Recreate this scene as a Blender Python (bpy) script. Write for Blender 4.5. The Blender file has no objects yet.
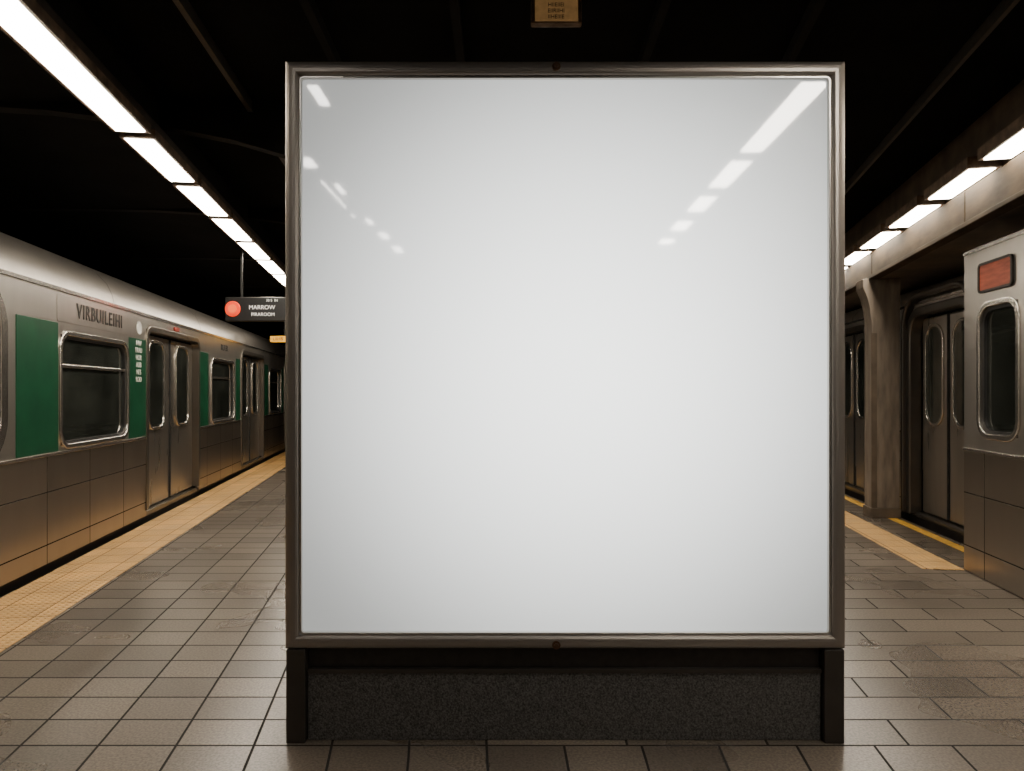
import bpy, bmesh, math, random
from mathutils import Vector, Matrix
random.seed(4)
scene = bpy.context.scene
COL = scene.collection
AL = math.atan(0.16); AR = -math.atan(0.133); AB = -math.atan(0.214)

# ------------------------------------------------------------ materials
def newmat(name):
    m = bpy.data.materials.new(name); m.use_nodes = True
    nt = m.node_tree; b = nt.nodes['Principled BSDF']
    return m, nt, b
def N(nt, t, **kw):
    n = nt.nodes.new(t)
    for k, v in kw.items(): setattr(n, k, v)
    return n
def simple(name, col, rough=0.5, metal=0.0, emit=None, es=0.0, noise=0.15, nscale=30, bump=0.0, stretch=(1,1,1), coat=0.0, rvar=0.0, spec=0.5, detail=5):
    m, nt, b = newmat(name)
    tc = N(nt, 'ShaderNodeTexCoord'); mp = N(nt, 'ShaderNodeMapping'); mp.inputs['Scale'].default_value = stretch
    nz = N(nt, 'ShaderNodeTexNoise'); nz.inputs['Scale'].default_value = nscale; nz.inputs['Detail'].default_value = detail
    nt.links.new(tc.outputs['Object'], mp.inputs[0]); nt.links.new(mp.outputs[0], nz.inputs['Vector'])
    r = N(nt, 'ShaderNodeValToRGB')
    r.color_ramp.elements[0].position = 0.3; r.color_ramp.elements[1].position = 0.7
    lo = [max(0, c*(1-noise)) for c in col]; hi = [min(1, c*(1+noise)) for c in col]
    r.color_ramp.elements[0].color = (*lo, 1); r.color_ramp.elements[1].color = (*hi, 1)
    nt.links.new(nz.outputs['Fac'], r.inputs[0]); nt.links.new(r.outputs[0], b.inputs['Base Color'])
    b.inputs['Roughness'].default_value = rough; b.inputs['Metallic'].default_value = metal
    b.inputs['Specular IOR Level'].default_value = spec
    if rvar:
        mr = N(nt,'ShaderNodeMapRange'); mr.inputs[1].default_value=.3; mr.inputs[2].default_value=.7
        mr.inputs[3].default_value=rough-rvar; mr.inputs[4].default_value=rough+rvar
        nt.links.new(nz.outputs['Fac'], mr.inputs[0]); nt.links.new(mr.outputs[0], b.inputs['Roughness'])
    if coat: b.inputs['Coat Weight'].default_value = coat; b.inputs['Coat Roughness'].default_value = 0.02
    if bump:
        bp = N(nt, 'ShaderNodeBump'); bp.inputs['Strength'].default_value = bump; bp.inputs['Distance'].default_value = 0.01
        nt.links.new(nz.outputs['Fac'], bp.inputs['Height']); nt.links.new(bp.outputs[0], b.inputs['Normal'])
    if emit:
        b.inputs['Emission Color'].default_value = (*emit, 1); b.inputs['Emission Strength'].default_value = es
    return m

def seamed(name, col, rough, metal, bw, bh, plane='YZ', offset=0.0, mort=0.006, uv=False, mcol=(0.01,0.01,0.01), var=0.12, bump=0.4, speck=0.0, second=None, spscale=160, mott=(.72,1.2), mscale=3.0, mstretch=(1,1,1), domes=0, rv=.12):
    m, nt, b = newmat(name)
    tc = N(nt, 'ShaderNodeTexCoord')
    if uv: vec = tc.outputs['UV']
    else:
        sep = N(nt, 'ShaderNodeSeparateXYZ'); cmb = N(nt, 'ShaderNodeCombineXYZ')
        nt.links.new(tc.outputs['Object'], sep.inputs[0])
        nt.links.new(sep.outputs[plane[0]], cmb.inputs[0]); nt.links.new(sep.outputs[plane[1]], cmb.inputs[1])
        vec = cmb.outputs[0]
    def brick(bw,bh,offset):
        br = N(nt, 'ShaderNodeTexBrick'); br.offset = offset; br.offset_frequency = 2; br.squash = 1
        br.inputs['Scale'].default_value = 1; br.inputs['Mortar Size'].default_value = mort; br.inputs['Mortar Smooth'].default_value = 0.3
        br.inputs['Brick Width'].default_value = bw; br.inputs['Row Height'].default_value = bh; br.inputs['Bias'].default_value = 0
        br.inputs['Color1'].default_value = (*[c*(1-var) for c in col], 1); br.inputs['Color2'].default_value = (*[c*(1+var) for c in col], 1)
        br.inputs['Mortar'].default_value = (*mcol, 1)
        nt.links.new(vec, br.inputs['Vector'])
        return br
    br = brick(bw,bh,offset); colo = br.outputs['Color']; faco = br.outputs['Fac']
    if second:
        b2 = brick(second[0], second[1], second[2])
        s2 = N(nt,'ShaderNodeSeparateXYZ'); nt.links.new(vec, s2.inputs[0])
        g1 = N(nt,'ShaderNodeMath',operation='GREATER_THAN'); nt.links.new(s2.outputs[0],g1.inputs[0]); g1.inputs[1].default_value=second[3]
        g2 = N(nt,'ShaderNodeMath',operation='GREATER_THAN'); nt.links.new(s2.outputs[1],g2.inputs[0]); g2.inputs[1].default_value=second[4]
        g = N(nt,'ShaderNodeMath',operation='MULTIPLY'); nt.links.new(g1.outputs[0],g.inputs[0]); nt.links.new(g2.outputs[0],g.inputs[1])
        mc = N(nt,'ShaderNodeMix',data_type='RGBA'); nt.links.new(g.outputs[0],mc.inputs[0]); nt.links.new(colo,mc.inputs[6]); nt.links.new(b2.outputs['Color'],mc.inputs[7])
        mf = N(nt,'ShaderNodeMix',data_type='FLOAT'); nt.links.new(g.outputs[0],mf.inputs[0]); nt.links.new(faco,mf.inputs[2]); nt.links.new(b2.outputs['Fac'],mf.inputs[3])
        colo = mc.outputs[2]; faco = mf.outputs[0]
    mp = N(nt,'ShaderNodeMapping'); mp.inputs['Scale'].default_value=mstretch; nt.links.new(tc.outputs['Object'],mp.inputs[0])
    nz = N(nt, 'ShaderNodeTexNoise'); nz.inputs['Scale'].default_value = mscale; nz.inputs['Detail'].default_value = 2; nz.inputs['Roughness'].default_value = .5
    nt.links.new(mp.outputs[0], nz.inputs['Vector'])
    sp = N(nt, 'ShaderNodeTexNoise'); sp.inputs['Scale'].default_value = spscale; sp.inputs['Detail'].default_value = 3
    nt.links.new(tc.outputs['Object'], sp.inputs['Vector'])
    mr = N(nt, 'ShaderNodeMapRange'); mr.inputs[1].default_value=.25; mr.inputs[2].default_value=.75; mr.inputs[3].default_value = mott[0]; mr.inputs[4].default_value = mott[1]
    nt.links.new(nz.outputs['Fac'], mr.inputs[0])
    ms = N(nt, 'ShaderNodeMapRange'); ms.inputs[1].default_value=.38; ms.inputs[2].default_value=.62; ms.inputs[3].default_value = 1-speck; ms.inputs[4].default_value = 1+speck
    nt.links.new(sp.outputs['Fac'], ms.inputs[0])
    mu = N(nt, 'ShaderNodeMath', operation='MULTIPLY'); nt.links.new(mr.outputs[0], mu.inputs[0]); nt.links.new(ms.outputs[0], mu.inputs[1])
    vm = N(nt, 'ShaderNodeVectorMath', operation='SCALE'); nt.links.new(colo, vm.inputs[0]); nt.links.new(mu.outputs[0], vm.inputs['Scale'])
    nt.links.new(vm.outputs[0], b.inputs['Base Color'])
    rr_ = N(nt, 'ShaderNodeMapRange'); rr_.inputs[1].default_value=.25; rr_.inputs[2].default_value=.75; rr_.inputs[3].default_value = rough*(1-rv); rr_.inputs[4].default_value = rough*(1+rv)
    nt.links.new(nz.outputs['Fac'], rr_.inputs[0])
    rj = N(nt,'ShaderNodeMix',data_type='FLOAT'); nt.links.new(faco, rj.inputs[0]); nt.links.new(rr_.outputs[0], rj.inputs[2]); rj.inputs[3].default_value=.9
    nt.links.new(rj.outputs[0], b.inputs['Roughness'])
    b.inputs['Metallic'].default_value = metal
    inv = N(nt, 'ShaderNodeMath', operation='SUBTRACT'); inv.inputs[0].default_value = 1; nt.links.new(faco, inv.inputs[1])
    ad = N(nt, 'ShaderNodeMath', operation='MULTIPLY_ADD'); nt.links.new(sp.outputs['Fac'], ad.inputs[0]); ad.inputs[1].default_value = speck*0.5; nt.links.new(inv.outputs[0], ad.inputs[2])
    h = ad.outputs[0]
    if domes:
        vo = N(nt,'ShaderNodeTexVoronoi'); vo.inputs['Scale'].default_value=domes; vo.inputs['Randomness'].default_value=0; vo.voronoi_dimensions='2D'
        nt.links.new(vec, vo.inputs['Vector'])
        dm = N(nt,'ShaderNodeMapRange'); dm.inputs[1].default_value=.15; dm.inputs[2].default_value=.38; dm.inputs[3].default_value=1.6; dm.inputs[4].default_value=0
        nt.links.new(vo.outputs['Distance'], dm.inputs[0])
        a2 = N(nt,'ShaderNodeMath',operation='ADD'); nt.links.new(dm.outputs[0],a2.inputs[0]); nt.links.new(h,a2.inputs[1]); h=a2.outputs[0]
    bp = N(nt, 'ShaderNodeBump'); bp.inputs['Strength'].default_value = bump; bp.inputs['Distance'].default_value = 0.004
    nt.links.new(h, bp.inputs['Height']); nt.links.new(bp.outputs[0], b.inputs['Normal'])
    return m

M_floor = seamed('floor_tile', (0.112,0.091,0.071), 0.28, 0.0, 0.33, 0.235, uv=True, offset=0.0, mort=.0065, mcol=(0.006,0.005,0.004), var=.30, bump=.7, speck=.34, second=(.60,.235,.5,.25,3.06), spscale=90, mott=(.82,1.15), mscale=1.0, rv=.08)
M_tact  = seamed('tactile_tile', (0.56,0.33,0.115), 0.45, 0.0, 0.30, 0.30, plane='XY', mort=.005, mcol=(0.14,0.08,0.03), var=.14, bump=1.0, speck=.3, domes=20, mott=(.75,1.1))
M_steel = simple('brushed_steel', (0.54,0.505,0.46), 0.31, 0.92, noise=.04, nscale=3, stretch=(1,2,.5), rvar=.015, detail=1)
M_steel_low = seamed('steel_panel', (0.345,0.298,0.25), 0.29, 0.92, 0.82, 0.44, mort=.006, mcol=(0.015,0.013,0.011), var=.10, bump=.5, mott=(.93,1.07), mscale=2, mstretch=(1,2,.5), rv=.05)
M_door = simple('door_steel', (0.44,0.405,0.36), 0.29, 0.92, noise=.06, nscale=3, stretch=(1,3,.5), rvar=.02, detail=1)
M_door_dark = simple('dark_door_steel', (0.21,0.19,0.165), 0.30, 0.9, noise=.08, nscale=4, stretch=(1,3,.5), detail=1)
M_portal = simple('portal_metal', (0.13,0.117,0.104), 0.30, 0.85, noise=.08, nscale=4)
M_dark = simple('dark_metal', (0.035,0.031,0.028), 0.32, 0.6)
M_strap = simple('roof_seam_metal', (0.22,0.20,0.18), 0.4, 0.8)
M_rub = simple('black_rubber', (0.012,0.012,0.012), 0.55)
M_green = simple('green_enamel', (0.008,0.068,0.032), 0.33, 0.1, noise=.25, nscale=4, coat=.3)
M_glass = simple('dark_window_glass', (0.026,0.029,0.025), 0.06, 0.15, noise=.5, nscale=2.5, coat=1.0)
M_frame_l = simple('window_frame_steel', (0.64,0.60,0.55), 0.24, 0.97, noise=.05)
M_black = simple('ceiling_black', (0.0055,0.0055,0.0055), 0.9, noise=.35, nscale=2, spec=.1)
M_rib = simple('ceiling_rib', (0.011,0.0105,0.010), 0.8, 0.0, noise=.3, nscale=3, spec=.15)
M_conduit = simple('conduit', (0.055,0.050,0.043), 0.5, 0.3)
M_wall = simple('tunnel_wall', (0.004,0.004,0.004), 0.9, noise=.4, nscale=4, spec=.1)
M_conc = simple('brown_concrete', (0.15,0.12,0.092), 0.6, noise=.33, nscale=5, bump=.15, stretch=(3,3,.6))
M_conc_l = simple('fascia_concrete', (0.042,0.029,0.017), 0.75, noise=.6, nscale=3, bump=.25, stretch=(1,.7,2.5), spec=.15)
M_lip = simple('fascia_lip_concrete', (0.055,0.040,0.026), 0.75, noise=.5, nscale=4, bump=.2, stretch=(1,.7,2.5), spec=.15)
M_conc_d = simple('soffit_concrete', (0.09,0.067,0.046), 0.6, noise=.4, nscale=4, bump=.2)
M_lamp = simple('lamp_diffuser', (0.9,0.88,0.82), 0.5, emit=(1.0,0.89,0.73), es=43, noise=.02)
M_lamp_c = simple('lamp_diffuser_bright', (0.9,0.88,0.82), 0.5, emit=(1.0,0.93,0.82), es=48, noise=.02)
M_lamp_s = simple('lamp_diffuser_small', (0.9,0.88,0.82), 0.5, emit=(1.0,0.95,0.88), es=30, noise=.02)
M_house = simple('lamp_housing', (0.16,0.11,0.075), 0.5, 0.4, noise=.5, nscale=14)
M_rail = simple('lamp_rail_steel', (0.05,0.042,0.035), 0.5, 0.4, noise=.3, nscale=8)
M_bframe = simple('board_frame_metal', (0.33,0.295,0.265), 0.40, 0.85, noise=.02, nscale=2)
M_blip = simple('board_inner_lip', (0.60,0.57,0.53), 0.3, 0.95, noise=.03)
M_bleg = simple('board_leg_metal', (0.075,0.066,0.058), 0.35, 0.7, noise=.1, nscale=6)
M_red = simple('red_lamp', (0.75,0.05,0.012), 0.4, emit=(1,0.045,0.004), es=.7, noise=.05)
M_redc = simple('red_lamp_core', (0.75,0.12,0.04), 0.4, emit=(1,0.10,0.01), es=1.2, noise=.05)
M_redd = simple('red_marker', (0.4,0.05,0.03), 0.4, noise=.05)
M_orange = simple('orange_display', (0.24,0.055,0.028), 0.45, emit=(1,0.16,0.06), es=.08, noise=.5, nscale=6, stretch=(1,1,5))
M_text = simple('white_lettering', (0.8,0.8,0.78), 0.5, emit=(1,1,.95), es=.35, noise=.02)
M_textd = simple('dark_lettering', (0.03,0.026,0.022), 0.7, noise=.02)
M_paper = simple('pale_lettering', (0.62,0.62,0.58), 0.5, noise=.02)
M_sign = simple('sign_black', (0.012,0.012,0.013), 0.4)
M_amber = simple('amber_sign', (0.40,0.25,0.12), 0.5, emit=(1,.55,.2), es=.10, noise=.3, nscale=20)
M_yel = simple('yellow_light_sign', (0.8,.40,.04), 0.5, emit=(1,.48,.04), es=.8)
M_yline = simple('yellow_line_paint', (0.60,0.34,0.04), 0.55, noise=.2, nscale=20)
M_pit = simple('track_ballast', (0.02,0.018,0.015), 0.9, noise=.5, nscale=20, bump=.6)
M_plinth = simple('granite_plinth', (0.070,0.066,0.062), 0.42, noise=.85, nscale=150, bump=.5)
M_brass = simple('bronze_screw',(.14,.08,.05),.35,.8)
def mk_white():
    m, nt, b = newmat('white_lightbox_painted_glow')
    b.inputs['Base Color'].default_value = (0.34,0.35,0.345,1)
    b.inputs['Roughness'].default_value = 0.5
    b.inputs['Coat Weight'].default_value = 1.0; b.inputs['Coat Roughness'].default_value = 0.045; b.inputs['Coat IOR'].default_value = 1.8
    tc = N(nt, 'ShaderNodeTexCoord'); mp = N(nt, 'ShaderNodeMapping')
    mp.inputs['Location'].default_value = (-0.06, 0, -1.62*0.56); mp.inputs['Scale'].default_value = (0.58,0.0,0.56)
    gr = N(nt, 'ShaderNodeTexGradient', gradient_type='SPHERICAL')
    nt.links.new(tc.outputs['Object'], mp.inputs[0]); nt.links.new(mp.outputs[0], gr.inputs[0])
    mr = N(nt, 'ShaderNodeMapRange', interpolation_type='SMOOTHSTEP'); mr.inputs[1].default_value=.05; mr.inputs[2].default_value=1.0; mr.inputs[3].default_value = 0.46; mr.inputs[4].default_value = 3.4  # bright centre and dimmer edges painted into the panel's emission
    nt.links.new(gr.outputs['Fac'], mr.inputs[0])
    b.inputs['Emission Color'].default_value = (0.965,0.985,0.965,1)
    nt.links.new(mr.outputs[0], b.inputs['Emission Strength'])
    return m
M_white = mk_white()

# ------------------------------------------------------------ mesh helpers
def finish(name, bm, mat, parent=None, loc=(0,0,0), rot=0.0, smooth=False, bevel=0.0, recalc=True, segs=2):
    if recalc: bmesh.ops.recalc_face_normals(bm, faces=bm.faces)
    me = bpy.data.meshes.new(name); bm.to_mesh(me); bm.free()
    ob = bpy.data.objects.new(name, me); COL.objects.link(ob)
    me.materials.append(mat)
    ob.location = loc; ob.rotation_euler = (0,0,rot)
    if parent: ob.parent = parent
    if smooth:
        for p in me.polygons: p.use_smooth = True
        me.set_sharp_from_angle(angle=math.radians(35))
    if bevel:
        md = ob.modifiers.new('bevel','BEVEL'); md.width = bevel; md.segments = segs; md.limit_method='ANGLE'
    return ob
def addbox(bm, x0,x1,y0,y1,z0,z1):
    vs = [bm.verts.new(p) for p in [(x0,y0,z0),(x1,y0,z0),(x1,y1,z0),(x0,y1,z0),(x0,y0,z1),(x1,y0,z1),(x1,y1,z1),(x0,y1,z1)]]
    for f in [(0,3,2,1),(4,5,6,7),(0,1,5,4),(1,2,6,5),(2,3,7,6),(3,0,4,7)]:
        bm.faces.new([vs[i] for i in f])
def box(name, a, b, mat, parent=None, loc=(0,0,0), rot=0.0, bevel=0.0):
    bm = bmesh.new(); addbox(bm, a[0],b[0],a[1],b[1],a[2],b[2])
    return finish(name, bm, mat, parent, loc, rot, bevel=bevel)
def rr(c0, c1, w, h, r, k=6, open_bottom=False):
    pts = []
    r = max(r, 1e-4)
    cs = [(c0+w/2-r, c1+h/2-r, 0), (c0-w/2+r, c1+h/2-r, 90)]
    if not open_bottom: cs += [(c0-w/2+r, c1-h/2+r, 180), (c0+w/2-r, c1-h/2+r, 270)]
    if open_bottom: pts.append((c0+w/2, c1-h/2))
    for cx, cy, a in cs:
        for i in range(k+1):
            t = math.radians(a+90*i/k); pts.append((cx+r*math.cos(t), cy+r*math.sin(t)))
    if open_bottom: pts.append((c0-w/2, c1-h/2))
    return pts
def ring(bm, yc, zc, w, h, r, b, xb, xf, open_bottom=False, plane='X', k=8):
    if open_bottom:
        O = rr(yc, zc+b/2, w+2*b, h+b, r+b, k, True); I = rr(yc, zc, w, h, r, k, True)
    else:
        O = rr(yc, zc, w+2*b, h+2*b, r+b, k); I = rr(yc, zc, w, h, r, k)
    P = (lambda x,p: (x,p[0],p[1])) if plane=='X' else (lambda x,p: (p[0],x,p[1]))
    L = [[bm.verts.new(P(xb,p)) for p in O], [bm.verts.new(P(xf,p)) for p in O],
         [bm.verts.new(P(xf,p)) for p in I], [bm.verts.new(P(xb,p)) for p in I]]
    n = len(O); rng = range(n-1) if open_bottom else range(n)
    for a in range(4):
        A, B = L[a], L[(a+1)%4]
        for i in rng:
            j = (i+1)%n; bm.faces.new([A[i],A[j],B[j],B[i]])
    if open_bottom:
        for i in (0,n-1): bm.faces.new([L[a][i] for a in range(4)])
def plate(bm, yc, zc, w, h, r, xb, xf, plane='X', k=8):
    pts = rr(yc, zc, w, h, r, k)
    P = (lambda x,p: (x,p[0],p[1])) if plane=='X' else (lambda x,p: (p[0],x,p[1]))
    A = [bm.verts.new(P(xb,p)) for p in pts]; B = [bm.verts.new(P(xf,p)) for p in pts]
    bm.faces.new(A); bm.faces.new(B); n=len(pts)
    for i in range(n):
        j=(i+1)%n; bm.faces.new([A[i],A[j],B[j],B[i]])
def cyl(bm, p0, p1, r, k=12):
    p0=Vector(p0); p1=Vector(p1); d=(p1-p0); q=d.to_track_quat('Z','Y')
    A=[];B=[]
    for i in range(k):
        t=2*math.pi*i/k; o=q@Vector((r*math.cos(t),r*math.sin(t),0)); A.append(bm.verts.new(p0+o)); B.append(bm.verts.new(p1+o))
    bm.faces.new(A); bm.faces.new(B)
    for i in range(k):
        j=(i+1)%k; bm.faces.new([A[i],A[j],B[j],B[i]])
def prism(bm, prof, y0, y1):
    A=[bm.verts.new((x,y0,z)) for x,z in prof]; B=[bm.verts.new((x,y1,z)) for x,z in prof]
    n=len(prof); bm.faces.new(A); bm.faces.new(B)
    for i in range(n):
        j=(i+1)%n; bm.faces.new([A[i],A[j],B[j],B[i]])
def text(name, s, size, mat, parent, loc, rot, ext=0.002, xs=1.0, align='CENTER', off=0.0, space=1.0):
    cu = bpy.data.curves.new(name,'FONT'); cu.body=s; cu.size=size; cu.extrude=ext; cu.align_x=align; cu.align_y='CENTER'; cu.offset=off; cu.space_character=space
    t = bpy.data.objects.new(name+'_tmp', cu); COL.objects.link(t)
    bpy.context.view_layer.update()
    me = bpy.data.meshes.new_from_object(t.evaluated_get(bpy.context.evaluated_depsgraph_get()))
    bpy.data.objects.remove(t)
    me.materials.clear(); me.materials.append(mat)
    ob = bpy.data.objects.new(name, me); COL.objects.link(ob); ob.parent=parent; ob.location=loc; ob.rotation_euler=rot; ob.scale=(xs,1,1)
    return ob
def empty(name, loc, rot=0, **props):
    e = bpy.data.objects.new(name, None); COL.objects.link(e); e.location=loc; e.rotation_euler=(0,0,rot); e.empty_display_size=.2
    for k,v in props.items(): e[k]=v
    return e
def props(o, **kw):
    for k,v in kw.items(): o[k]=v
    return o
def W(a, xl, yl, z=0):
    return (math.cos(a)*xl - math.sin(a)*yl, math.sin(a)*xl + math.cos(a)*yl, z)
cL,sL = math.cos(AL), math.sin(AL); cR,sR = math.cos(AR), math.sin(-AR)

# ------------------------------------------------------------ setting
def xleft(y): return (-2.88 - sL*y)/cL
def xright(y, c): return (c + sR*y)/cR
ys = [-6 + .5*i for i in range(24)]
ys = [y for y in ys if y < 5.9] + [5.93, 5.95] + [6.2+.6*i for i in range(50)]
nx = 48
bm = bmesh.new(); uvl = bm.loops.layers.uv.new('UVMap')
grid=[]
def kx(x):
    t=min(1,max(0,(x+1.1)/2.6)); t=t*t*(3-2*t); return -0.16+(0.293)*t
for y in ys:
    xl0 = xleft(y); xr0 = xright(y, 3.02 if y < 5.94 else 3.5)
    row=[]
    for i in range(nx+1):
        row.append(bm.verts.new((xl0+(xr0-xl0)*i/nx, y, 0)))
    grid.append(row)
for a in range(len(ys)-1):
    for i in range(nx):
        f = bm.faces.new([grid[a][i],grid[a][i+1],grid[a+1][i+1],grid[a+1][i]])
def uvof(x,y):
    lo,hi=-9.0,9.0
    if y-3 < 0:
        u=x-kx(x)*(y-3); return (u, y)
    for _ in range(40):
        m=(lo+hi)/2
        if m+kx(m)*(y-3) < x: lo=m
        else: hi=m
    return ((lo+hi)/2, y)
for f in bm.faces:
    for l in f.loops:
        u,v = uvof(l.vert.co.x, l.vert.co.y); l[uvl].uv=(u+0.11, v+0.085)
bnd = [e for e in bm.edges if e.is_boundary]
r = bmesh.ops.extrude_edge_only(bm, edges=bnd)
for v in [g for g in r['geom'] if isinstance(g,bmesh.types.BMVert)]: v.co.z = -1.1
fl = finish('floor', bm, M_floor, recalc=False); props(fl, kind='structure', label='brown stone tiled station platform')
b = box('floor', (-16,-7,-1.3), (16,37,-1.1), M_pit); props(b, kind='structure', label='dark track bed beside the platform')
c = box('ceiling', (-16,-7,3.7), (16,37,3.9), M_black); props(c, kind='structure', label='black station ceiling')
w = box('wall_left', (-7.3,-8,-1.1), (-7.0,40,3.7), M_wall, rot=AL); w['kind']='structure'
w = box('wall_right', (7.6,-8,-1.1), (7.9,40,3.7), M_wall, rot=AR); w['kind']='structure'
w = box('wall_back', (-16,35.5,-1.1), (16,35.8,3.7), M_wall); w['kind']='structure'
w = box('wall_front', (-16,-6.8,-1.1), (16,-6.5,3.7), M_wall); w['kind']='structure'
tn=0
def trim(o, lab):
    global tn
    tn+=1; o.name='trim_%d'%tn; o['kind']='structure'; o['label']=lab; return o
trim(box('t',(-2.86,-5,0),(-2.27,33,.006),M_tact,rot=AL,bevel=.002),'ochre tactile paving strip along the platform edge')
trim(box('t',(2.67,6.34,0),(2.995,33,.006),M_tact,rot=AR,bevel=.002),'ochre tactile paving strip along the platform edge')
trim(box('t',(3.33,6.5,0),(3.43,33,.005),M_yline,rot=AR),'yellow painted line before the train doors')
for i in range(11):
    y=-4+3.1*i
    bm=bmesh.new(); K=12; A0=[]
    for j in range(K+1):
        x=-10+8.6*j/K; z=3.7-0.5*(abs(j-K/2)/(K/2))**3
        A0.append((x,z))
    prism(bm,A0+[(A0[-1][0],3.72),(A0[0][0],3.72)],y,y+.12)
    trim(finish('t',bm,M_rib),'dark arched ceiling rib')
for (px,k,wd,mat) in [(185,-.106,.035,M_conduit),(310,-.03,.05,M_rib),(455,-.02,.05,M_rib),(662,.02,.05,M_rib),(815,.155,.05,M_rib),(1005,.222,.03,M_conduit)]:
    x0=(px-512)/700*3.93; a=-math.atan(k); xs_=x0-k*3.93
    trim(box('t',(-wd/2,-5,3.62),(wd/2,33,3.705),mat,loc=(xs_,0,0),rot=a),'ceiling conduit running along the platform')
bx=2.43
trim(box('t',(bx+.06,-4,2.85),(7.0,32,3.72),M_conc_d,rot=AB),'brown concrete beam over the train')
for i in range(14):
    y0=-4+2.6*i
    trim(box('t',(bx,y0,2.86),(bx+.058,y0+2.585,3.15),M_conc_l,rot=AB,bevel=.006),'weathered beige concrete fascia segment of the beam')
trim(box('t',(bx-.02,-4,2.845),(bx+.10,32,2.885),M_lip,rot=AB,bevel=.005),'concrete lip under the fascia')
trim(box('t',(-1.93,-5,3.36),(-1.73,30,3.44),M_rail,rot=AL,bevel=.01),'dark steel lamp rail')
trim(box('t',(-1.86,-5,3.44),(-1.80,30,3.71),M_rib,rot=AL),'rail hanger web up to the ceiling')

# ------------------------------------------------------------ lamps
def lamp(rotA, xc, y0, y1, z, w, mat, label, group, depth=.06):
    L=y1-y0; e=W(rotA,xc,(y0+y1)/2,z)
    bm=bmesh.new()
    addbox(bm,-w/2-.02,w/2+.02,-L/2,L/2,depth*.35,depth)
    addbox(bm,-w/2-.02,-w/2,-L/2,L/2,-.006,depth*.35); addbox(bm,w/2,w/2+.02,-L/2,L/2,-.006,depth*.35)
    addbox(bm,-w/2,w/2,-L/2,-L/2+.03,-.006,depth*.35); addbox(bm,-w/2,w/2,L/2-.03,L/2,-.006,depth*.35)
    h=finish('ceiling_lamp',bm,M_house,loc=e,rot=rotA)
    props(h,label=label,category='lamp',group=group)
    bm=bmesh.new(); addbox(bm,-w/2+.003,w/2-.003,-L/2+.032,L/2-.032,-.014,depth*.34)
    d=finish('diffuser',bm,mat,parent=h,bevel=.012,segs=3)
    return h
LL='long fluorescent ceiling lamp with glowing white diffuser above the train'
lamp(AL,-1.83,2.6,5.2,3.30,.20,M_lamp,'extra long fluorescent ceiling lamp on a dark steel rail','lamps over the green striped train')
for i in range(9):
    y0=5.29+1.17*i; lamp(AL,-1.83,y0,y0+1.07,3.30,.20,M_lamp,LL,'lamps over the green striped train')
for i in range(10):
    y0=2.66+1.07*i; lamp(AB,bx-.065,y0,y0+.90,3.19,.19,M_lamp,'fluorescent ceiling lamp mounted above the concrete fascia','lamps along the concrete beam',depth=.08)
for (y0,y1) in [(.72,1.96),(-.18,.57),(-1.0,-.42),(-1.8,-1.35),(-2.5,-2.2)]:
    lamp(-math.atan(-.02),1.80,y0,y1,3.30,.17,M_lamp_c,'fluorescent ceiling lamp over the platform before the board','lamps over the platform centre')
for (x,y0,y1,wd) in [(-1.60,.40,.68,.11),(-1.52,-.35,0.0,.05),(-1.62,-1.2,.1,.018),(-1.50,-1.5,-1.2,.06),(-1.47,-2.2,-1.85,.09),(-1.44,-3.0,-2.6,.10),(-1.17,1.6,1.95,.07)]:
    lamp(0,x,y0,y1,3.30,wd,M_lamp_s,'small ceiling lamp over the platform before the board','small lamps over the platform',depth=.05)
for i in range(5):  # unseen row added to brighten the trains on both sides
    lamp(0,.35,5.0+1.9*i,6.3+1.9*i,3.55,.30,M_lamp,'added fill lamp out of view behind the board','added fill lamps behind the board',depth=.15)

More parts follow.
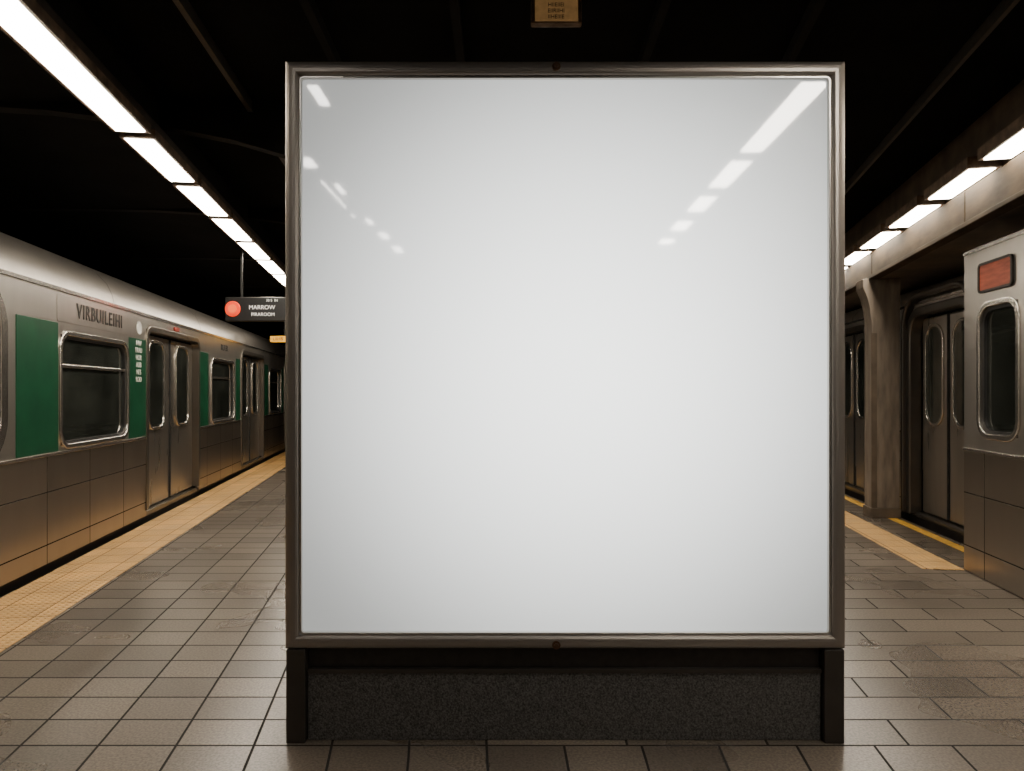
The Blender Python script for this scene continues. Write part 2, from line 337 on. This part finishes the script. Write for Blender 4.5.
# ------------------------------------------------------------ subway cars
def car(label, a, xl, n, y0, y1, doors, windows, greens, zt=2.35, width=2.65, leafmat=M_door, dz=(.1,2.2), dwin=(.55,1.07,2.12,.14), low_top=.97, wr=.13, portals=(), roof=None, skirt_z=.06, strap=3.2):
    E=empty('subway_car', W(a,xl,(y0+y1)/2,-1.1), a, label=label, category='train')
    ym=(y0+y1)/2; Z=1.1
    X=lambda d: -n*d
    bm=bmesh.new()
    cuts=sorted(set([y0,y1]+[v for d in doors for v in d]+[v for w in windows for v in w[:2]]))
    def q(ya,yb,za,zb,d=0):
        bm.faces.new([bm.verts.new((X(d),ya-ym,za+Z)),bm.verts.new((X(d),yb-ym,za+Z)),bm.verts.new((X(d),yb-ym,zb+Z)),bm.verts.new((X(d),ya-ym,zb+Z))])
    for i in range(len(cuts)-1):
        ya,yb=cuts[i],cuts[i+1]; m=(ya+yb)/2
        dr=[d for d in doors if d[0]<m<d[1]]; wn=[w for w in windows if w[0]<m<w[1]]
        if dr: q(ya,yb,dz[1],zt)
        elif wn: q(ya,yb,low_top,wn[0][2]); q(ya,yb,wn[0][3],zt)
        else: q(ya,yb,low_top,zt)
    rp=roof or [(.03,.07),(.09,.14),(.2,.22),(.4,.30),(.8,.36),(1.1,.38)]
    prof=[(0,zt)]+[(d,zt+h) for d,h in rp]+[(width-d,zt+h) for d,h in rp[::-1]]+[(width,zt),(width,-.2)]
    A=[bm.verts.new((X(d),y0-ym,z+Z)) for d,z in prof]; B=[bm.verts.new((X(d),y1-ym,z+Z)) for d,z in prof]
    for i in range(len(prof)-1): bm.faces.new([A[i],A[i+1],B[i+1],B[i]])
    for S in (y0,y1):
        pts=[(0,-.2)]+prof
        bm.faces.new([bm.verts.new((X(d),S-ym,z+Z)) for d,z in pts])
    finish('body',bm,M_steel,E,smooth=True)
    bm=bmesh.new(); addbox(bm,X(-.012),X(.02),y0-ym,y1-ym,zt-.02+Z,zt+.012+Z)
    finish('drip_rail',bm,M_frame_l,E)
    k=y0+1.2
    while k<y1-.3:
        bm=bmesh.new()
        Pp=[(0,zt)]+[(d-.006,zt+h+.006) for d,h in rp]
        for (d0,z0),(d1,z1) in zip(Pp[:-1],Pp[1:]):
            vs=[bm.verts.new((X(d0),k-ym,z0+Z)),bm.verts.new((X(d1),k-ym,z1+Z)),bm.verts.new((X(d1),k+.02-ym,z1+Z)),bm.verts.new((X(d0),k+.02-ym,z0+Z))]
            bm.faces.new(vs)
        bmesh.ops.remove_doubles(bm,verts=bm.verts,dist=1e-5)
        finish('roof_strap',bm,M_strap,E)
        k+=strap
    prev=y0
    for d in sorted(doors)+[(y1,y1)]:
        if d[0]-prev>.01:
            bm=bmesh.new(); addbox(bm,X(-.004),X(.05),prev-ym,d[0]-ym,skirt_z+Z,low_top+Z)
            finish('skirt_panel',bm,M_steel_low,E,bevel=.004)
            bm=bmesh.new(); addbox(bm,X(-.014),X(0),prev-ym,d[0]-ym,low_top-.012+Z,low_top+.014+Z)
            finish('belt_rail',bm,M_frame_l,E,bevel=.004)
        prev=d[1]
    bm=bmesh.new(); addbox(bm,X(.03),X(width-.03),y0-ym+.01,y1-ym-.01,-.35+Z,.055+Z)
    finish('underframe',bm,M_dark,E)
    for yb in (y0+(y1-y0)*.15, y1-(y1-y0)*.15):
        bm=bmesh.new(); addbox(bm,X(.35),X(width-.35),yb-ym-1.0,yb-ym+1.0,-.75+Z,-.36+Z)
        for s in (-.7,.7):
            for d in (.45,width-.45): cyl(bm,(X(d-.07),yb-ym+s,-.70+Z),(X(d+.07),yb-ym+s,-.70+Z),.40,20)
        finish('bogie',bm,M_dark,E)
    for w in windows:
        wr_ = w[4] if len(w)>4 else wr
        yc=(w[0]+w[1])/2-ym; zc=(w[2]+w[3])/2+Z; ww=w[1]-w[0]; hh=w[3]-w[2]
        bm=bmesh.new(); ring(bm,yc,zc,ww-.02,hh-.02,wr_,.045+.35*max(0,wr_-.13),X(.05),X(-.018))
        f=finish('window',bm,M_frame_l,E,smooth=True,bevel=.006)
        bm=bmesh.new(); ring(bm,yc,zc,ww-.07,hh-.07,wr_-.02,.03,X(.05),X(.01))
        finish('gasket',bm,M_rub,f)
        bm=bmesh.new(); plate(bm,yc,zc,ww-.03,hh-.03,wr_,X(.05),X(.03))
        finish('glass',bm,M_glass,f)
        if ww>1 and wr_<.2:
            bm=bmesh.new(); addbox(bm,X(.03),X(.005),yc-ww/2+.03,yc+ww/2-.03,zc+hh*.20,zc+hh*.20+.03)
            finish('transom',bm,M_frame_l,f,bevel=.004)
    for di,(da,db) in enumerate(doors):
        portal = di in portals
        yc=(da+db)/2-ym; W_=db-da; zb,ztop=dz; H=ztop-zb
        bm=bmesh.new()
        if portal:
            ring(bm,yc,zb+H/2+Z-.03,W_-.01,H,.20,.10,X(.1),X(-.05),open_bottom=True)
            ring(bm,yc,zb+H/2+Z+.07,W_+.18,H+.20,.32,.05,X(.05),X(-.095),open_bottom=True)
        else:
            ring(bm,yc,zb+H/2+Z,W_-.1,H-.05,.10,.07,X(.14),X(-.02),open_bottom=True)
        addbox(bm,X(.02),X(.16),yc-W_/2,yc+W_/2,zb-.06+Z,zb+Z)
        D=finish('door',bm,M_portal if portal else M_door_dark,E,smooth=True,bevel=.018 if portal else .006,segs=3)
        bm=bmesh.new(); addbox(bm,X(.13),X(.17),yc-W_/2-.02,yc+W_/2+.02,zb+Z,ztop+.02+Z); finish('door_recess',bm,M_rub,D)
        lw=W_/2-.05
        for s in (-1,1):
            lc=yc+s*(lw/2+.006)
            bm=bmesh.new(); addbox(bm,X(.13),X(.075),lc-lw/2,lc+lw/2,zb+.01+Z,ztop-.05+Z)
            finish('door_leaf',bm,leafmat,D,bevel=.03,segs=4)
            wy,wz0,wz1,wrd=dwin
            bm=bmesh.new(); ring(bm,lc,(wz0+wz1)/2+Z,wy-.04,wz1-wz0-.04,wrd,.035,X(.08),X(.055))
            finish('door_window_frame',bm,M_frame_l,D,smooth=True,bevel=.004)
            bm=bmesh.new(); plate(bm,lc,(wz0+wz1)/2+Z,wy-.03,wz1-wz0-.03,wrd,X(.08),X(.066))
            finish('door_window',bm,M_glass,D)
            bm=bmesh.new(); addbox(bm,X(.08),X(.06),yc+s*.004-.008*(s<0),yc+s*.004+.008*(s>0),zb+.02+Z,ztop-.06+Z)
            finish('door_seal',bm,M_rub,D)
    for (ga,gb,g0,g1) in greens:
        bm=bmesh.new(); addbox(bm,X(0),X(-.006),ga-ym,gb-ym,g0+Z,g1+Z)
        finish('green_panel',bm,M_green,E,bevel=.002)
    return E,ym
P=4.94
dl=[(3.72-P,5.87-P)]+[(3.78+P*k,5.94+P*k) for k in range(1,6)]
wl=[(1.70,3.20,1.03,2.01),(4.0,5.70,1.03,2.26,.28)]+[(6.64+P*k,8.14+P*k,1.03,2.01) for k in range(0,5)]
gl=[(1.03,1.65,.99,2.10),(3.25,3.68,.99,2.10),(5.92,6.59,.99,2.10),(8.19,8.71,.99,2.10)]
for k in range(1,5):
    gl+= [(5.97+P*k,6.45+P*k,.99,2.10),(8.30+P*k,8.60+P*k,.99,2.10)]
E,ym=car('stainless steel subway train with green window panels standing at the platform',AL,-2.92,1,-3.0,32.2,dl,wl,gl,zt=2.40,dz=(.1,2.24),dwin=(.56,1.05,2.12,.14),
   roof=[(.03,.10),(.08,.21),(.18,.32),(.36,.43),(.7,.53),(1.2,.57)])
rt=(math.pi/2,0,math.pi/2)
Z=1.1
bm=bmesh.new(); plate(bm,7.45-ym,2.235+Z,1.75,.24,.02,0,.004); finish('name_panel',bm,M_steel,E)
text('lettering','VIRBUILEIHI',.19,M_textd,E,(.006,7.47-ym,2.235+Z),rt,xs=.90,ext=.003,off=.002,space=1.2)
for i,s in enumerate(['IHW','ERAU','HOR','AUB','NES','ROD']):
    text('lettering',s,.082,M_paper,E,(.008,8.47-ym,2.05-.082*i+Z),rt)
text('lettering','IRUI EIR',.14,M_textd,E,(.003,12.4-ym,2.235+Z),rt)
bm=bmesh.new(); cyl(bm,(0,8.50-ym,2.225+Z),(.006,8.50-ym,2.225+Z),.075,28); props(finish('emblem',bm,M_paper,E),label='round pale emblem')
bm=bmesh.new(); addbox(bm,0,.025,9.72-ym,9.90-ym,2.30+Z,2.35+Z); finish('door_indicator',bm,M_redd,E,bevel=.006)
EA,ymA=car('stainless steel subway car with orange display beside the platform',AR,3.0,-1,-2.5,6.35,[(3.1,4.6)],[(5.57,6.09,1.16,2.18),(1.3,2.6,1.16,2.18)],[],zt=2.66,width=2.3,low_top=1.02,wr=.12,dwin=(.42,1.12,2.2,.12),skirt_z=.006,
   roof=[(.003,.01),(.008,.015),(.02,.018),(.2,.02),(.6,.022)],strap=30)
bm=bmesh.new(); ring(bm,5.86-ymA,2.41+Z,.44,.20,.02,.02,-.001,-.02); finish('display_frame',bm,M_dark,EA)
bm=bmesh.new(); addbox(bm,-.001,-.012,5.64-ymA,6.08-ymA,2.31+Z,2.51+Z); props(finish('destination_display',bm,M_orange,EA),label='dull orange-red destination display')
EB,ymB=car('dark stainless subway car with framed double doors behind a concrete column',AR,3.58,-1,6.42,31,[(7.38,8.74),(10.23,11.59),(14.0,15.4),(18.5,19.9)],[(12.3,13.3,1.16,2.2),(16.2,17.5,1.16,2.2)],[],zt=2.52,width=2.3,leafmat=M_door,dwin=(.42,1.13,2.25,.17),dz=(.1,2.40),low_top=1.02,portals=(0,))

# ------------------------------------------------------------ column
E=empty('concrete_column',W(AR,3.335,8.95,0),AR,label='brown concrete column with flared capital at the platform edge',category='column')
cp=[(-.185,0.12),(-.185,2.15),(-.19,2.34),(-.205,2.50),(-.235,2.62),(-.27,2.71),(-.285,2.75),(-.285,2.85),(.14,2.85),(.14,2.74),(.135,2.6),(.13,2.4),(.13,.12)]
bm=bmesh.new(); prism(bm,cp,-.12,.12); finish('shaft',bm,M_conc,E,bevel=.008)
box('base',(-.20,-.135,0),(.14,.135,.12),M_conc_d,E,bevel=.01)
box('edge_strip',(-.191,-.126,.12),(-.13,-.116,2.2),M_conc_d,E)

# ------------------------------------------------------------ board
s=3/700
def PX(x): return (x-512)*s
def PZ(y): return 1.5+(392-y)*s
E=empty('advertising_board',(PX(565),2.985,0),0,label='large blank white lightbox billboard with bronze metal frame on a plinth',category='billboard')
ox=PX(565)
x0,x1=PX(285.5)-ox,PX(844.5)-ox; z0,z1=PZ(648),PZ(62)
i0,i1=PX(302)-ox,PX(828)-ox; j0,j1=PZ(632),PZ(79)
bm=bmesh.new()
def fr(e,y,ix=0):
    return [(x0+e,y,z0+e),(x1-e,y,z0+e),(x1-e,y,z1-e),(x0+e,y,z1-e)]
def fi(e,y):
    return [(i0-e,y,j0-e),(i1+e,y,j0-e),(i1+e,y,j1+e),(i0-e,y,j1+e)]
loops=[fr(0,.16),fr(0,.014),fr(.003,.006),fr(.009,.001),fr(.020,-.003),fr(.034,-.005),fi(.024,-.004),fi(.016,0),fi(.010,.010),fi(.010,.05)]
V=[[bm.verts.new(p) for p in L] for L in loops]
for a in range(len(V)-1):
    for i in range(4):
        j=(i+1)%4; bm.faces.new([V[a][i],V[a][j],V[a+1][j],V[a+1][i]])
bm.faces.new(V[0])
finish('frame',bm,M_bframe,E)
bm=bmesh.new(); ring(bm,(i0+i1)/2,(j0+j1)/2,i1-i0,j1-j0,.012,.010,.03,.006,plane='Y'); finish('inner_lip',bm,M_blip,E,bevel=.002)
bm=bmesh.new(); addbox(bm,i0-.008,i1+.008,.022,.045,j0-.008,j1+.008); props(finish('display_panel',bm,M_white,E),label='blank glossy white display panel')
for zz in (PZ(69),PZ(643)):
    bm=bmesh.new(); cyl(bm,(PX(556)-ox,-.012,zz),(PX(556)-ox,-.002,zz),.018,20); cyl(bm,(PX(556)-ox,-.018,zz),(PX(556)-ox,-.012,zz),.009,6)
    finish('lock_screw',bm,M_brass,E)
for (a,b_) in ((287,306),(823,843)):
    box('leg',(PX(a)-ox,.0,0),(PX(b_)-ox,.15,z0-.003),M_bleg,E,bevel=.004)
box('plinth',(PX(306.5)-ox,.03,0),(PX(822.5)-ox,.14,PZ(672)),M_plinth,E,bevel=.004)
box('crossbar',(PX(306.5)-ox,.045,PZ(671.5)),(PX(822.5)-ox,.13,z0-.003),M_dark,E)
box('plinth_cap',(PX(306.5)-ox,.022,PZ(674)),(PX(822.5)-ox,.045,PZ(670)),M_bleg,E)

# ------------------------------------------------------------ hanging platform sign
yS=9.0; q=yS/700
def SX(x): return (x-512)*q
def SZ(y): return 1.5+(392-y)*q
E=empty('hanging_sign',(SX(265),yS,SZ(321)),0,label='black hanging direction sign with red round lamp and white lettering',category='sign')
ox=SX(265); oz=SZ(321)
box('sign_box',(SX(225)-ox,0,0),(SX(305)-ox,.12,SZ(297)-oz),M_sign,E,bevel=.012)
for xx in (SX(240)-ox,SX(292)-ox):
    box('hanger_rod',(xx-.012,.05,SZ(297)-oz-.002),(xx+.012,.07,3.7-oz),M_rub,E)
bm=bmesh.new(); cyl(bm,(SX(233)-ox,-.02,SZ(309)-oz),(SX(233)-ox,.0,SZ(309)-oz),.10,28); rl=finish('round_lamp',bm,M_red,E,bevel=.008)
bm=bmesh.new(); cyl(bm,(SX(233)-ox,-.028,SZ(309)-oz),(SX(233)-ox,-.018,SZ(309)-oz),.055,28); finish('lamp_core',bm,M_redc,rl,bevel=.004)
rf=(math.pi/2,0,0)
text('lettering','MARROW',.075,M_text,E,(SX(262)-ox,-.003,SZ(307.5)-oz),rf)
text('lettering','PIRAROOM',.06,M_text,E,(SX(263)-ox,-.003,SZ(314.5)-oz),rf)
text('lettering','30 5  IN',.045,M_text,E,(SX(272)-ox,-.003,SZ(300.5)-oz),rf)
yS=14.0; q=yS/700
E=empty('hanging_sign',(SX(284),yS,SZ(342)),0,label='small yellow lit sign hanging over the platform',category='sign')
ox=SX(284); oz=SZ(342)
box('sign_box',(SX(270)-ox,0,0),(SX(298)-ox,.1,SZ(336)-oz),M_yel,E,bevel=.01)
box('hanger_rod',(-.012,.04,SZ(336)-oz-.002),(.012,.06,3.7-oz),M_rub,E)
text('lettering','UIHB',.09,M_textd,E,(SX(278)-ox,-.003,SZ(339)-oz),rf)
yS=3.8; q=yS/700
E=empty('ceiling_sign',(SX(556),yS,SZ(23)),0,label='small amber notice box fixed under the ceiling',category='sign')
ox=SX(556); oz=SZ(23)
box('sign_box',(SX(531)-ox,0,0),(SX(582)-ox,.05,3.70-oz),M_house,E,bevel=.006)
box('sign_face',(SX(535)-ox,-.006,SZ(21.5)-oz),(SX(578)-ox,0.0,SZ(-1)-oz),M_amber,E,bevel=.003)
for k,t in enumerate(['IIHEIIIE','EIIRIIHI','HIIEIIEI']):
    text('lettering',t,.03,M_textd,E,(0,-.008,SZ(17.5-6*k)-oz),rf,ext=.001)

# ------------------------------------------------------------ world, camera
wd=bpy.data.worlds.new('world'); scene.world=wd; wd.use_nodes=True
wd.node_tree.nodes['Background'].inputs[0].default_value=(.02,.018,.015,1); wd.node_tree.nodes['Background'].inputs[1].default_value=.5
cam=bpy.data.cameras.new('camera'); co=bpy.data.objects.new('camera',cam); COL.objects.link(co)
co.location=(0,0,1.5); co.rotation_euler=(math.pi/2,0,0)
cam.sensor_width=36; cam.lens=700/1024*36; cam.shift_y=6.5/1024; cam.clip_start=.05
scene.camera=co
